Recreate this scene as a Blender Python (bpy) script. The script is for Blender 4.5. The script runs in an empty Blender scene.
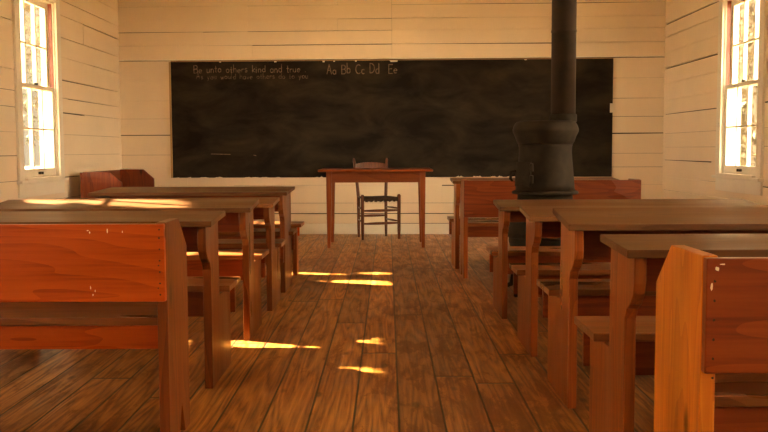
import bpy, bmesh, math, random
from mathutils import Vector, Matrix

S = bpy.context.scene
COL = S.collection
PI = math.pi

# ------------------------------------------------------------------ camera, world, sun, exposure
F = 900.0
cam = bpy.data.objects.new('camera', bpy.data.cameras.new('camera'))
COL.objects.link(cam)
cam.data.sensor_width = 36.0
cam.data.lens = F / 768 * 36.0
cam.data.clip_start = 0.05
cam.data.clip_end = 300
H = 0.94
cam.matrix_world = (Matrix.Translation((0, 0, H)) @ Matrix.Rotation(0.0044, 4, 'Z')
                    @ Matrix.Rotation(PI / 2 - math.atan(66 / F), 4, 'X') @ Matrix.Rotation(-0.004, 4, 'Z'))
S.camera = cam

W = bpy.data.worlds.new('world'); S.world = W
W.use_nodes = True
bg = W.node_tree.nodes['Background']
# hazy bright sky, brightest behind the school, paler ahead of the camera
_nt = W.node_tree
_tc = _nt.nodes.new('ShaderNodeTexCoord'); _sp = _nt.nodes.new('ShaderNodeSeparateXYZ')
_nt.links.new(_tc.outputs['Generated'], _sp.inputs[0])
_mr = _nt.nodes.new('ShaderNodeMapRange')
_mr.inputs['From Min'].default_value = 0.45; _mr.inputs['From Max'].default_value = -0.7
_mr.inputs['To Min'].default_value = 0.9; _mr.inputs['To Max'].default_value = 43.0
_dt = _nt.nodes.new('ShaderNodeVectorMath'); _dt.operation = 'DOT_PRODUCT'
_dt.inputs[1].default_value = (-0.12, 0.94, 0.0)
_nt.links.new(_tc.outputs['Generated'], _dt.inputs[0])
_nt.links.new(_dt.outputs['Value'], _mr.inputs['Value'])
_nt.links.new(_mr.outputs[0], bg.inputs['Strength'])
bg.inputs['Color'].default_value = (1.0, 0.76, 0.49, 1)

SS, ST = 0.40, 0.70
SUN = Vector((1.0, -SS, -ST)).normalized()
sl = bpy.data.lights.new('sun', 'SUN'); sl.energy = 105.0; sl.angle = math.radians(0.5)
sl.color = (1.0, 0.80, 0.48)
so = bpy.data.objects.new('sun', sl); COL.objects.link(so)
so.rotation_euler = SUN.to_track_quat('-Z', 'Y').to_euler()
so.location = (-20, 12, 14)

S.view_settings.view_transform = 'Standard'
S.view_settings.look = 'None'
S.view_settings.gamma = 1
S.view_settings.use_curve_mapping = False
S.view_settings.exposure = 0.64

# ------------------------------------------------------------------ dimensions
XL, XR = -3.0, 3.03
YF, YN = 10.05, -2.2          # front wall (with the blackboard), rear wall
SK = -0.035                   # the front wall stands a little out of square
CEIL = 3.25
WIN = [(7.38, 8.19), (4.90, 5.71), (2.34, 3.10), (-0.16, 0.60)]
WZ0, WZ1 = 0.72, 2.27
def yf(x): return YF + SK * x

# ------------------------------------------------------------------ materials
def newmat(name):
    m = bpy.data.materials.new(name); m.use_nodes = True
    nt = m.node_tree; nt.nodes.clear()
    out = nt.nodes.new('ShaderNodeOutputMaterial')
    b = nt.nodes.new('ShaderNodeBsdfPrincipled')
    nt.links.new(b.outputs[0], out.inputs[0])
    return m, nt, b, out

def N(nt, t, **kw):
    n = nt.nodes.new(t)
    for k, v in kw.items():
        if k.startswith('i_'):
            n.inputs[k[2:].replace('_', ' ')].default_value = v
        else:
            setattr(n, k, v)
    return n

def ramp(nt, stops, interp='LINEAR'):
    r = nt.nodes.new('ShaderNodeValToRGB')
    r.color_ramp.interpolation = interp
    e = r.color_ramp.elements
    while len(e) < len(stops): e.new(0.5)
    for i, (p, c) in enumerate(stops):
        e[i].position = p
        e[i].color = (*c, 1) if len(c) == 3 else c
    return r

def mixc(nt, fac, a, b, mode='MIX'):
    n = nt.nodes.new('ShaderNodeMix'); n.data_type = 'RGBA'; n.blend_type = mode
    for sock, v in ((n.inputs[0], fac), (n.inputs[6], a), (n.inputs[7], b)):
        if hasattr(v, 'is_linked'): nt.links.new(v, sock)
        elif isinstance(v, (int, float)): sock.default_value = v
        else: sock.default_value = (*v, 1)
    return n.outputs[2]

def math_(nt, op, a, b=None, c=None):
    n = nt.nodes.new('ShaderNodeMath'); n.operation = op
    for i, v in enumerate((a, b, c)):
        if v is None: continue
        if hasattr(v, 'is_linked'): nt.links.new(v, n.inputs[i])
        else: n.inputs[i].default_value = v
    return n.outputs[0]

def wood(name, axis, dark, mid, light, rough=0.35, spec=0.38, wear=None, knots=True, rings=1.0):
    """varnished pine: growth rings stretched along the board's own length"""
    m, nt, b, out = newmat(name)
    tc = N(nt, 'ShaderNodeTexCoord')
    oi = N(nt, 'ShaderNodeObjectInfo')
    add = N(nt, 'ShaderNodeVectorMath', operation='MULTIPLY_ADD')
    cmb = N(nt, 'ShaderNodeCombineXYZ')
    for i in range(3): nt.links.new(oi.outputs['Random'], cmb.inputs[i])
    nt.links.new(cmb.outputs[0], add.inputs[0]); add.inputs[1].default_value = (13.7, 29.1, 7.3)
    nt.links.new(tc.outputs['Object'], add.inputs[2])
    vec = add.outputs[0]
    L = {'X': 0, 'Y': 1, 'Z': 2}[axis]
    def mp(across, along):
        s = [across] * 3; s[L] = along
        n = N(nt, 'ShaderNodeMapping'); n.inputs['Scale'].default_value = s
        nt.links.new(vec, n.inputs['Vector']); return n.outputs[0]
    n1 = N(nt, 'ShaderNodeTexNoise', i_Scale=1.0, i_Detail=2.0); nt.links.new(mp(5.5, 0.55), n1.inputs['Vector'])
    r1 = math_(nt, 'FRACT', math_(nt, 'MULTIPLY', n1.outputs['Fac'], 15.0 * rings))
    n2 = N(nt, 'ShaderNodeTexNoise', i_Scale=1.0, i_Detail=4.0, i_Roughness=0.6); nt.links.new(mp(90, 3.0), n2.inputs['Vector'])
    n3 = N(nt, 'ShaderNodeTexNoise', i_Scale=1.0, i_Detail=2.0); nt.links.new(mp(5, 1.2), n3.inputs['Vector'])
    fac = math_(nt, 'ADD', math_(nt, 'MULTIPLY', r1, 0.28), math_(nt, 'MULTIPLY', n2.outputs['Fac'], 0.70))
    cr = ramp(nt, [(0.2, light), (0.55, mid), (0.85, dark)])
    nt.links.new(fac, cr.inputs[0])
    sh = ramp(nt, [(0.3, (0.72, 0.68, 0.62)), (0.7, (1.15, 1.15, 1.15))])
    nt.links.new(n3.outputs['Fac'], sh.inputs[0])
    col = mixc(nt, 1.0, cr.outputs[0], sh.outputs[0], 'MULTIPLY')
    rnd = ramp(nt, [(0, (0.82, 0.80, 0.80)), (1, (1.18, 1.15, 1.1))])
    nt.links.new(oi.outputs['Random'], rnd.inputs[0])
    col = mixc(nt, 1.0, col, rnd.outputs[0], 'MULTIPLY')
    if knots:
        vo = N(nt, 'ShaderNodeTexVoronoi', i_Scale=1.0); nt.links.new(mp(5.5, 2.2), vo.inputs['Vector'])
        kr = ramp(nt, [(0.05, (0.16, 0.10, 0.07)), (0.12, (1, 1, 1))])
        nt.links.new(vo.outputs['Distance'], kr.inputs[0])
        col = mixc(nt, 0.85, col, kr.outputs[0], 'MULTIPLY')
    if wear:
        nw = N(nt, 'ShaderNodeTexNoise', i_Scale=1.0, i_Detail=5.0, i_Roughness=0.65); nt.links.new(mp(14, 3.0), nw.inputs['Vector'])
        wr = ramp(nt, [(0.42, (0, 0, 0)), (0.62, (1, 1, 1))]); nt.links.new(nw.outputs['Fac'], wr.inputs[0])
        col = mixc(nt, wr.outputs[0], col, wear)
    nt.links.new(col, b.inputs['Base Color'])
    rr = ramp(nt, [(0.3, (rough - 0.08,) * 3), (0.7, (rough + 0.12,) * 3)])
    nt.links.new(n3.outputs['Fac'], rr.inputs[0]); nt.links.new(rr.outputs[0], b.inputs['Roughness'])
    b.inputs['Specular IOR Level'].default_value = spec
    bp = N(nt, 'ShaderNodeBump', i_Strength=0.12, i_Distance=0.004)
    nt.links.new(fac, bp.inputs['Height']); nt.links.new(bp.outputs[0], b.inputs['Normal'])
    return m

PINE = dict(dark=(0.20, 0.025, 0.002), mid=(0.43, 0.070, 0.004), light=(0.52, 0.100, 0.007))
pine_x = wood('varnished_pine_long', 'X', spec=0.25, **PINE)
pine_z = wood('varnished_pine_upright', 'Z', dark=(0.11, 0.021, 0.003), mid=(0.235, 0.058, 0.008), light=(0.33, 0.095, 0.014))
shaded_z = wood('brown_pine_upright', 'Z', dark=(0.07, 0.014, 0.002), mid=(0.155, 0.040, 0.006), light=(0.22, 0.065, 0.011))  # upright pine darkened: weaker light on the left row's ends put into the colour
lit_z = wood('pale_pine_upright', 'Z', dark=(0.30, 0.07, 0.006), mid=(0.55, 0.16, 0.012), light=(0.68, 0.25, 0.026), rough=0.35)  # brighter copy of the upright pine; light on the near right bench coloured in
top_x = wood('worn_pine_top', 'X', dark=(0.06, 0.022, 0.006), mid=(0.115, 0.047, 0.014), light=(0.155, 0.072, 0.024),
             rough=0.42, spec=0.26, knots=False)
seat_x = wood('worn_pine_seat', 'X', dark=(0.09, 0.026, 0.006), mid=(0.17, 0.058, 0.015), light=(0.23, 0.09, 0.028), rough=0.3)
dark_x = wood('dark_stained_board', 'X', dark=(0.06, 0.010, 0.003), mid=(0.15, 0.028, 0.006), light=(0.21, 0.05, 0.010), rough=0.32)
dark_z = wood('dark_stained_upright', 'Z', dark=(0.06, 0.010, 0.003), mid=(0.16, 0.03, 0.007), light=(0.22, 0.05, 0.010), rough=0.4)
dark_shaded_pine_x = wood('darkened_pine_long', 'X', dark=(0.09, 0.013, 0.002), mid=(0.19, 0.032, 0.003), light=(0.26, 0.055, 0.006))  # shade under desktops and seats coloured in; also the near right bench's darker boards
chair_w = wood('chair_wood', 'Z', dark=(0.05, 0.014, 0.005), mid=(0.12, 0.035, 0.011), light=(0.17, 0.055, 0.016), rough=0.4, knots=False)
table_z = wood('table_wood_upright', 'Z', dark=(0.09, 0.016, 0.003), mid=(0.18, 0.042, 0.006), light=(0.23, 0.060, 0.008), rough=0.4, knots=False)
table_x = wood('table_wood_long', 'X', dark=(0.09, 0.016, 0.003), mid=(0.175, 0.040, 0.006), light=(0.215, 0.055, 0.008), rough=0.35, knots=False)

def plain(name, color, rough=0.6, metal=0.0, var=0.15, scale=6.0, spec=0.4, bump=0.0):
    m, nt, b, out = newmat(name)
    tc = N(nt, 'ShaderNodeTexCoord')
    n = N(nt, 'ShaderNodeTexNoise', i_Scale=scale, i_Detail=5.0); nt.links.new(tc.outputs['Object'], n.inputs['Vector'])
    a = tuple(c * (1 - var) for c in color); c2 = tuple(min(1, c * (1 + var)) for c in color)
    r = ramp(nt, [(0.3, a), (0.7, c2)]); nt.links.new(n.outputs['Fac'], r.inputs[0])
    nt.links.new(r.outputs[0], b.inputs['Base Color'])
    b.inputs['Roughness'].default_value = rough; b.inputs['Metallic'].default_value = metal
    b.inputs['Specular IOR Level'].default_value = spec
    if bump:
        bp = N(nt, 'ShaderNodeBump', i_Strength=bump, i_Distance=0.01)
        nt.links.new(n.outputs['Fac'], bp.inputs['Height']); nt.links.new(bp.outputs[0], b.inputs['Normal'])
    return m

wall_m = plain('painted_white_boards', (0.81, 0.68, 0.505), rough=0.55, var=0.05, scale=1.6, bump=0.05)
gap_m = plain('dark_gap', (0.05, 0.03, 0.018), rough=0.9)
trim_m = plain('white_trim_paint', (0.80, 0.74, 0.62), rough=0.4, var=0.03)
brown_m = plain('brown_sash_channel', (0.22, 0.05, 0.02), rough=0.4)
iron_m = plain('black_cast_iron', (0.018, 0.012, 0.007), rough=0.75, metal=0.0, var=0.45, scale=9, bump=0.3, spec=0.1)
pipe_m = plain('rusty_stove_pipe', (0.024, 0.014, 0.008), rough=0.6, metal=0.0, spec=0.2, var=0.45, scale=7, bump=0.1)
rush_m = plain('dark_rush', (0.045, 0.022, 0.010), rough=0.8, var=0.4, scale=60, bump=0.5)
chip_m = plain('bare_plaster_chip', (0.75, 0.66, 0.5), rough=0.8)
chalk_m = plain('chalk', (0.16, 0.115, 0.072), rough=0.95, var=0.5, scale=60)
chalk2_m = plain('faint_chalk', (0.10, 0.072, 0.045), rough=0.95, var=0.6, scale=40)
brass_m = plain('dark_window_hardware', (0.05, 0.04, 0.03), rough=0.4, metal=0.8)
frame_m = plain('pale_board_edge', (0.42, 0.26, 0.10), rough=0.6)
bark_m = plain('pale_bark', (0.03, 0.02, 0.012), rough=0.9, var=0.4, scale=5, bump=0.6)
grass_m = plain('pale_sandy_ground', (0.46, 0.36, 0.22), rough=1.0, var=0.4, scale=1.2)
shingle_m = plain('grey_shingle', (0.12, 0.11, 0.10), rough=0.9, var=0.3)
clap_m = plain('outside_white_paint', (0.7, 0.66, 0.58), rough=0.7)

def leaf_mat(name, c):
    m, nt, b, out = newmat(name)
    b.inputs['Base Color'].default_value = (*c, 1); b.inputs['Roughness'].default_value = 0.6
    tr = N(nt, 'ShaderNodeBsdfTranslucent'); tr.inputs['Color'].default_value = (*[min(1, x * 1.3) for x in c], 1)
    mx = N(nt, 'ShaderNodeMixShader'); mx.inputs[0].default_value = 0.12
    nt.links.new(b.outputs[0], mx.inputs[1]); nt.links.new(tr.outputs[0], mx.inputs[2])
    nt.links.new(mx.outputs[0], out.inputs[0])
    return m
leaf_g = leaf_mat('green_leaves', (0.03, 0.032, 0.010))
leaf_y = leaf_mat('yellow_green_leaves', (0.032, 0.022, 0.006))

def glass_mat():
    m, nt, b, out = newmat('window_glass')
    nt.nodes.remove(b)
    t = N(nt, 'ShaderNodeBsdfTransparent'); t.inputs[0].default_value = (0.95, 0.96, 0.95, 1)
    g = N(nt, 'ShaderNodeBsdfGlossy'); g.inputs['Roughness'].default_value = 0.03
    fr = N(nt, 'ShaderNodeFresnel'); fr.inputs[0].default_value = 1.45
    lim = math_(nt, 'MINIMUM', fr.outputs[0], 0.4)
    mx = N(nt, 'ShaderNodeMixShader')
    nt.links.new(lim, mx.inputs[0]); nt.links.new(t.outputs[0], mx.inputs[1]); nt.links.new(g.outputs[0], mx.inputs[2])
    nt.links.new(mx.outputs[0], out.inputs[0])
    return m
glass_m = glass_mat()

def floor_mat():
    m, nt, b, out = newmat('worn_plank_floor')
    tc = N(nt, 'ShaderNodeTexCoord')
    sep = N(nt, 'ShaderNodeSeparateXYZ'); nt.links.new(tc.outputs['Object'], sep.inputs[0])
    PW = 0.158
    u = math_(nt, 'DIVIDE', math_(nt, 'ADD', sep.outputs[0], 5 + 0.02), PW)
    idx = math_(nt, 'FLOOR', u); fr = math_(nt, 'FRACT', u)
    wn = N(nt, 'ShaderNodeTexWhiteNoise', noise_dimensions='1D'); nt.links.new(idx, wn.inputs['W'])
    rnd = wn.outputs['Value']
    # end joints
    v = math_(nt, 'ADD', math_(nt, 'DIVIDE', sep.outputs[1], 3.4), math_(nt, 'MULTIPLY', rnd, 7.0))
    vi = math_(nt, 'FLOOR', v); vf = math_(nt, 'FRACT', v)
    wn2 = N(nt, 'ShaderNodeTexWhiteNoise', noise_dimensions='2D')
    cc = N(nt, 'ShaderNodeCombineXYZ'); nt.links.new(idx, cc.inputs[0]); nt.links.new(vi, cc.inputs[1])
    nt.links.new(cc.outputs[0], wn2.inputs['Vector'])
    rb = wn2.outputs['Value']
    # board-local coordinates
    cv = N(nt, 'ShaderNodeCombineXYZ')
    nt.links.new(math_(nt, 'ADD', sep.outputs[0], math_(nt, 'MULTIPLY', rb, 17.0)), cv.inputs[0])
    nt.links.new(math_(nt, 'ADD', sep.outputs[1], math_(nt, 'MULTIPLY', rb, 31.0)), cv.inputs[1])
    def mp(sx, sy):
        n = N(nt, 'ShaderNodeMapping'); n.inputs['Scale'].default_value = (sx, sy, 1)
        nt.links.new(cv.outputs[0], n.inputs['Vector']); return n.outputs[0]
    n1 = N(nt, 'ShaderNodeTexNoise', i_Scale=1.0, i_Detail=1.5); nt.links.new(mp(9, 0.55), n1.inputs['Vector'])
    ring = math_(nt, 'PINGPONG', math_(nt, 'MULTIPLY', n1.outputs['Fac'], 22.0), 1.0)
    n2 = N(nt, 'ShaderNodeTexNoise', i_Scale=1.0, i_Detail=4.0, i_Roughness=0.6); nt.links.new(mp(110, 4), n2.inputs['Vector'])
    fac = math_(nt, 'ADD', math_(nt, 'MULTIPLY', ring, 0.30), math_(nt, 'MULTIPLY', n2.outputs['Fac'], 0.68))
    cr = ramp(nt, [(0.22, (0.52, 0.25, 0.055)), (0.5, (0.30, 0.120, 0.020)), (0.75, (0.085, 0.024, 0.004))])
    nt.links.new(fac, cr.inputs[0])
    # remaining red-brown finish in ragged patches
    n3 = N(nt, 'ShaderNodeTexNoise', i_Scale=1.0, i_Detail=6.0, i_Roughness=0.7, i_Distortion=0.4); nt.links.new(mp(13, 3.6), n3.inputs['Vector'])
    n4 = N(nt, 'ShaderNodeTexNoise', i_Scale=0.9, i_Detail=2.0); nt.links.new(tc.outputs['Object'], n4.inputs['Vector'])
    pat = math_(nt, 'ADD', math_(nt, 'MULTIPLY', n3.outputs['Fac'], 0.6), math_(nt, 'MULTIPLY', n4.outputs['Fac'], 0.4))
    side = N(nt, 'ShaderNodeMapRange'); side.inputs['From Min'].default_value = -0.3; side.inputs['From Max'].default_value = 0.7
    side.inputs['To Min'].default_value = -0.045; side.inputs['To Max'].default_value = 0.02
    nt.links.new(sep.outputs[0], side.inputs['Value'])
    pat = math_(nt, 'ADD', pat, side.outputs[0])
    pr = ramp(nt, [(0.49, (0, 0, 0)), (0.535, (1, 1, 1))]); nt.links.new(pat, pr.inputs[0])
    col = mixc(nt, math_(nt, 'MULTIPLY', pr.outputs[0], 0.6), cr.outputs[0], (0.115, 0.027, 0.004))
    br = ramp(nt, [(0, (0.70, 0.66, 0.62)), (1, (1.25, 1.2, 1.12))]); nt.links.new(rb, br.inputs[0])
    col = mixc(nt, 1.0, col, br.outputs[0], 'MULTIPLY')
    # knots
    vo = N(nt, 'ShaderNodeTexVoronoi', i_Scale=1.0); nt.links.new(mp(6.5, 2.6), vo.inputs['Vector'])
    kr = ramp(nt, [(0.06, (0.2, 0.14, 0.1)), (0.13, (1, 1, 1))]); nt.links.new(vo.outputs['Distance'], kr.inputs[0])
    col = mixc(nt, 0.8, col, kr.outputs[0], 'MULTIPLY')
    # gaps between boards
    e = math_(nt, 'MINIMUM', fr, math_(nt, 'SUBTRACT', 1.0, fr))
    ge = ramp(nt, [(0.012, (0, 0, 0)), (0.035, (1, 1, 1))]); nt.links.new(e, ge.inputs[0])
    e2 = math_(nt, 'MINIMUM', vf, math_(nt, 'SUBTRACT', 1.0, vf))
    g2 = ramp(nt, [(0.0006, (0, 0, 0)), (0.0014, (1, 1, 1))]); nt.links.new(e2, g2.inputs[0])
    g = math_(nt, 'MULTIPLY', ge.outputs[0], g2.outputs[0])
    col = mixc(nt, g, (0.022, 0.010, 0.005), col)
    nt.links.new(col, b.inputs['Base Color'])
    rr = ramp(nt, [(0.3, (0.30,) * 3), (0.75, (0.52,) * 3)]); nt.links.new(n3.outputs['Fac'], rr.inputs[0])
    nt.links.new(rr.outputs[0], b.inputs['Roughness'])
    b.inputs['Specular IOR Level'].default_value = 0.45
    hgt = math_(nt, 'ADD', math_(nt, 'MULTIPLY', g, 1.0), math_(nt, 'MULTIPLY', fac, -0.15))
    bp = N(nt, 'ShaderNodeBump', i_Strength=0.5, i_Distance=0.004)
    nt.links.new(hgt, bp.inputs['Height']); nt.links.new(bp.outputs[0], b.inputs['Normal'])
    return m
floor_m = floor_mat()

def board_mat():
    m, nt, b, out = newmat('chalky_blackboard')
    tc = N(nt, 'ShaderNodeTexCoord')
    mp = N(nt, 'ShaderNodeMapping'); mp.inputs['Scale'].default_value = (1.3, 1, 3.0); nt.links.new(tc.outputs['Object'], mp.inputs['Vector'])
    n = N(nt, 'ShaderNodeTexNoise', i_Scale=1.3, i_Detail=6.0, i_Roughness=0.6, i_Distortion=0.5); nt.links.new(mp.outputs[0], n.inputs['Vector'])
    r = ramp(nt, [(0.38, (0.008, 0.005, 0.003)), (0.70, (0.036, 0.026, 0.016))]); nt.links.new(n.outputs['Fac'], r.inputs[0])
    nt.links.new(r.outputs[0], b.inputs['Base Color'])
    b.inputs['Roughness'].default_value = 0.7; b.inputs['Specular IOR Level'].default_value = 0.12
    return m
board_m = board_mat()

# ------------------------------------------------------------------ mesh helpers
def mesh_obj(name, bm, mats, parent=None, loc=None, bevel=0.0, smooth=False):
    bmesh.ops.recalc_face_normals(bm, faces=bm.faces)
    me = bpy.data.meshes.new(name); bm.to_mesh(me); bm.free()
    for m in (mats if isinstance(mats, (list, tuple)) else [mats]): me.materials.append(m)
    if smooth:
        for p in me.polygons: p.use_smooth = True
    o = bpy.data.objects.new(name, me); COL.objects.link(o)
    if parent: o.parent = parent
    if loc: o.location = loc
    if bevel:
        md = o.modifiers.new('bevel', 'BEVEL'); md.width = bevel; md.segments = 2; md.limit_method = 'ANGLE'; md.angle_limit = 0.6
    return o

def box(bm, x0, x1, y0, y1, z0, z1, mi=0):
    vs = [bm.verts.new(p) for p in ((x0, y0, z0), (x1, y0, z0), (x1, y1, z0), (x0, y1, z0),
                                    (x0, y0, z1), (x1, y0, z1), (x1, y1, z1), (x0, y1, z1))]
    for f in ((0, 3, 2, 1), (4, 5, 6, 7), (0, 1, 5, 4), (1, 2, 6, 5), (2, 3, 7, 6), (3, 0, 4, 7)):
        bm.faces.new([vs[i] for i in f]).material_index = mi
    return vs

def hexa(bm, pts, mi=0):
    vs = [bm.verts.new(p) for p in pts]
    for f in ((0, 3, 2, 1), (4, 5, 6, 7), (0, 1, 5, 4), (1, 2, 6, 5), (2, 3, 7, 6), (3, 0, 4, 7)):
        bm.faces.new([vs[i] for i in f]).material_index = mi

def boxo(name, x0, x1, y0, y1, z0, z1, mat, parent=None, bevel=0.0):
    bm = bmesh.new(); box(bm, x0, x1, y0, y1, z0, z1)
    return mesh_obj(name, bm, mat, parent, bevel=bevel)

def prism_x(bm, poly, x0, x1):
    """polygon in the YZ plane, extruded along X"""
    a = [bm.verts.new((x0, y, z)) for y, z in poly]
    b = [bm.verts.new((x1, y, z)) for y, z in poly]
    bm.faces.new(a); bm.faces.new(b[::-1])
    n = len(poly)
    for i in range(n):
        bm.faces.new((a[i], b[i], b[(i + 1) % n], a[(i + 1) % n]))

def tube(bm, pts, radii, seg=12, cap=True):
    """round bar through points with a radius at each"""
    pts = [Vector(p) for p in pts]
    if not hasattr(radii, '__len__'): radii = [radii] * len(pts)
    rings = []
    for i, p in enumerate(pts):
        d = (pts[min(i + 1, len(pts) - 1)] - pts[max(i - 1, 0)]).normalized()
        a = Vector((1, 0, 0)) if abs(d.x) < 0.8 else Vector((0, 1, 0))
        u = d.cross(a).normalized(); w = d.cross(u).normalized()
        rings.append([bm.verts.new(p + (u * math.cos(t) + w * math.sin(t)) * radii[i])
                      for t in [2 * PI * k / seg for k in range(seg)]])
    for r0, r1 in zip(rings, rings[1:]):
        for k in range(seg):
            bm.faces.new((r0[k], r0[(k + 1) % seg], r1[(k + 1) % seg], r1[k]))
    if cap:
        bm.faces.new(rings[0]); bm.faces.new(rings[-1][::-1])

def lathe(bm, prof, cx=0, cy=0, seg=40):
    rings = []
    for r, z in prof:
        rings.append([bm.verts.new((cx + r * math.cos(2 * PI * k / seg), cy + r * math.sin(2 * PI * k / seg), z)) for k in range(seg)])
    for r0, r1 in zip(rings, rings[1:]):
        for k in range(seg):
            bm.faces.new((r0[k], r0[(k + 1) % seg], r1[(k + 1) % seg], r1[k]))
    bm.faces.new(rings[0]); bm.faces.new(rings[-1][::-1])

def thing(name, loc, label, cat, group=None, rz=0.0):
    o = bpy.data.objects.new(name, None); COL.objects.link(o)
    o.empty_display_size = 0.1
    o.location = loc; o.rotation_euler = (0, 0, rz)
    o['label'] = label; o['category'] = cat
    if group: o['group'] = group
    return o

def struct(o):
    o['kind'] = 'structure'; return o

# ------------------------------------------------------------------ room shell
bm = bmesh.new(); box(bm, XL - 0.02, XR + 0.02, YN, yf(XL) + 0.02, -0.12, 0.0)
struct(mesh_obj('floor', bm, floor_m))

ROWS = [0.123, 0.235, 0.35, 0.55, 0.745, 0.895, 1.12, 1.30, 1.50, 1.72, 1.945, 2.11, 2.26, 2.39, 2.54, 2.70, 2.86, 3.02, CEIL]

def board_wall(name, u0, u1, rows, to_world, holes, seed, wide=None, joints=None):
    """horizontal painted boards with uneven gaps over a solid backing"""
    rnd = random.Random(seed)
    bm = bmesh.new()
    T = 0.02
    def piece(a, b, z0, z1, ga, gb, proud):
        # ga, gb: how far the top edge is pulled down at each end (the tapering gap)
        pts = []
        for t in (0.0, T + proud):
            pts.append((a, z0, t)); pts.append((b, z0, t)); pts.append((b, z1 - gb, t)); pts.append((a, z1 - ga, t))
        P = [to_world(*p) for p in pts]
        hexa(bm, P, 0)
    zs = [0.0] + rows
    for i in range(len(zs) - 1):
        z0, z1 = zs[i], zs[i + 1]
        # split the row at window heights
        cuts = sorted(set([z0, z1] + [h for hh in holes for h in (hh[2], hh[3]) if z0 < h < z1]))
        js = [u0]
        u = u0 + rnd.uniform(0.4, 2.6)
        while u < u1 - 0.4:
            js.append(u); u += rnd.uniform(1.0, 3.4)
        if joints and i in joints: js = [u0] + joints[i]
        js.append(u1)
        for a, b in zip(js, js[1:]):
            big = wide and i in wide
            g = rnd.choice([0.002, 0.003, 0.004, 0.006, 0.010])
            ga, gb = g * rnd.uniform(0.2, 1.6), g * rnd.uniform(0.2, 1.6)
            if big: ga, gb = ga + 0.005, gb + 0.004
            pr = rnd.uniform(-0.0015, 0.0015)
            for za, zb in zip(cuts, cuts[1:]):
                segs = [(a + 0.0008, b - 0.0008)]
                for (h0, h1, k0, k1) in holes:
                    if k0 < zb - 1e-6 and k1 > za + 1e-6:
                        ns = []
                        for s0, s1 in segs:
                            if h1 <= s0 or h0 >= s1: ns.append((s0, s1)); continue
                            if h0 > s0: ns.append((s0, h0))
                            if h1 < s1: ns.append((h1, s1))
                        segs = ns
                top = zb == z1
                for s0, s1 in segs:
                    fa = (s0 - a) / (b - a); fb = (s1 - a) / (b - a)
                    piece(s0, s1, za, zb, (ga + (gb - ga) * fa) if top else 0, (ga + (gb - ga) * fb) if top else 0, pr)
    # backing
    zc = sorted(set([0.0, CEIL] + [h for hh in holes for h in (hh[2], hh[3])]))
    for za, zb in zip(zc, zc[1:]):
        segs = [(u0 - 0.0, u1 + 0.0)]
        for (h0, h1, k0, k1) in holes:
            if k0 < zb - 1e-6 and k1 > za + 1e-6:
                ns = []
                for s0, s1 in segs:
                    if h1 <= s0 or h0 >= s1: ns.append((s0, s1)); continue
                    if h0 > s0: ns.append((s0, h0))
                    if h1 < s1: ns.append((h1, s1))
                segs = ns
        for s0, s1 in segs:
            P = [to_world(*p) for p in ((s0, za, -0.10), (s1, za, -0.10), (s1, zb, -0.10), (s0, zb, -0.10),
                                        (s0, za, -0.0005), (s1, za, -0.0005), (s1, zb, -0.0005), (s0, zb, -0.0005))]
            hexa(bm, P, 1)
    return struct(mesh_obj(name, bm, [wall_m, gap_m]))

LW = [(a, b, WZ0, WZ1) for a, b in WIN]
def rows_jit(seed):
    r = random.Random(seed); z = 0.14; out = []
    while z < CEIL - 0.2:
        out.append(z); z += r.uniform(0.13, 0.21)
    return out + [CEIL]
board_wall('wall_left', YN, yf(XL), rows_jit(5), lambda u, z, t: (XL - 0.02 + t, u, z), LW, 11)
board_wall('wall_right', YN, yf(XR), rows_jit(8), lambda u, z, t: (XR + 0.02 - t, u, z), LW, 23)
board_wall('wall_front', XL - 0.12, XR + 0.12, ROWS, lambda u, z, t: (u, yf(u) + 0.02 - t, z), [], 37, wide=(6, 10),
           joints={11: [-2.05, -1.5, 0.05, 1.9], 12: [-2.05, -1.55, 0.05], 13: [-1.55, -0.55, 0.05], 14: [-1.55, 0.05, 1.95], 15: [-0.55, 0.05]})
board_wall('wall_rear', XL - 0.12, XR + 0.12, rows_jit(3), lambda u, z, t: (u, YN - 0.02 + t, z), [(-0.5, 0.5, 0.0, 2.1)], 41)
dd = struct(boxo('door_1', -0.495, 0.495, YN - 0.07, YN - 0.03, 0.005, 2.095, trim_m, bevel=0.003))
for za, zb in ((0.2, 0.9), (1.05, 1.95)):
    for xa, xb in ((-0.4, -0.05), (0.05, 0.4)):
        boxo('door_panel', xa, xb, YN - 0.029, YN - 0.02, za, zb, trim_m, dd, bevel=0.003)
bm = bmesh.new()
for i in range(34):
    y = YN - 0.05 + i * 0.372
    box(bm, XL - 0.1, XR + 0.1, y, y + 0.368, CEIL, CEIL + 0.02)
struct(mesh_obj('ceiling', bm, wall_m))

def bar_front(name, x0, x1, z0, z1, t0, t1, mat, parent=None, bevel=0.0):
    """bar lying on the front wall; t = distance out from the wall face"""
    bm = bmesh.new()
    P = []
    for z in (z0, z1):
        for x, t in ((x0, t1), (x1, t1), (x1, t0), (x0, t0)):
            P.append((x, yf(x) - t, z))
    hexa(bm, P); return mesh_obj(name, bm, mat, parent, bevel=bevel)

struct(bar_front('baseboard_front', XL, XR, 0, 0.118, 0, 0.016, trim_m, bevel=0.003))
struct(boxo('baseboard_left', XL, XL + 0.016, YN, yf(XL) - 0.02, 0, 0.125, trim_m, bevel=0.003))
struct(boxo('baseboard_right', XR - 0.016, XR, YN, yf(XR) - 0.02, 0, 0.125, trim_m, bevel=0.003))
struct(bar_front('trim_1', XL + 0.01, XR - 0.01, 1.945, 1.957, 0, 0.012, trim_m, bevel=0.002))

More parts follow.
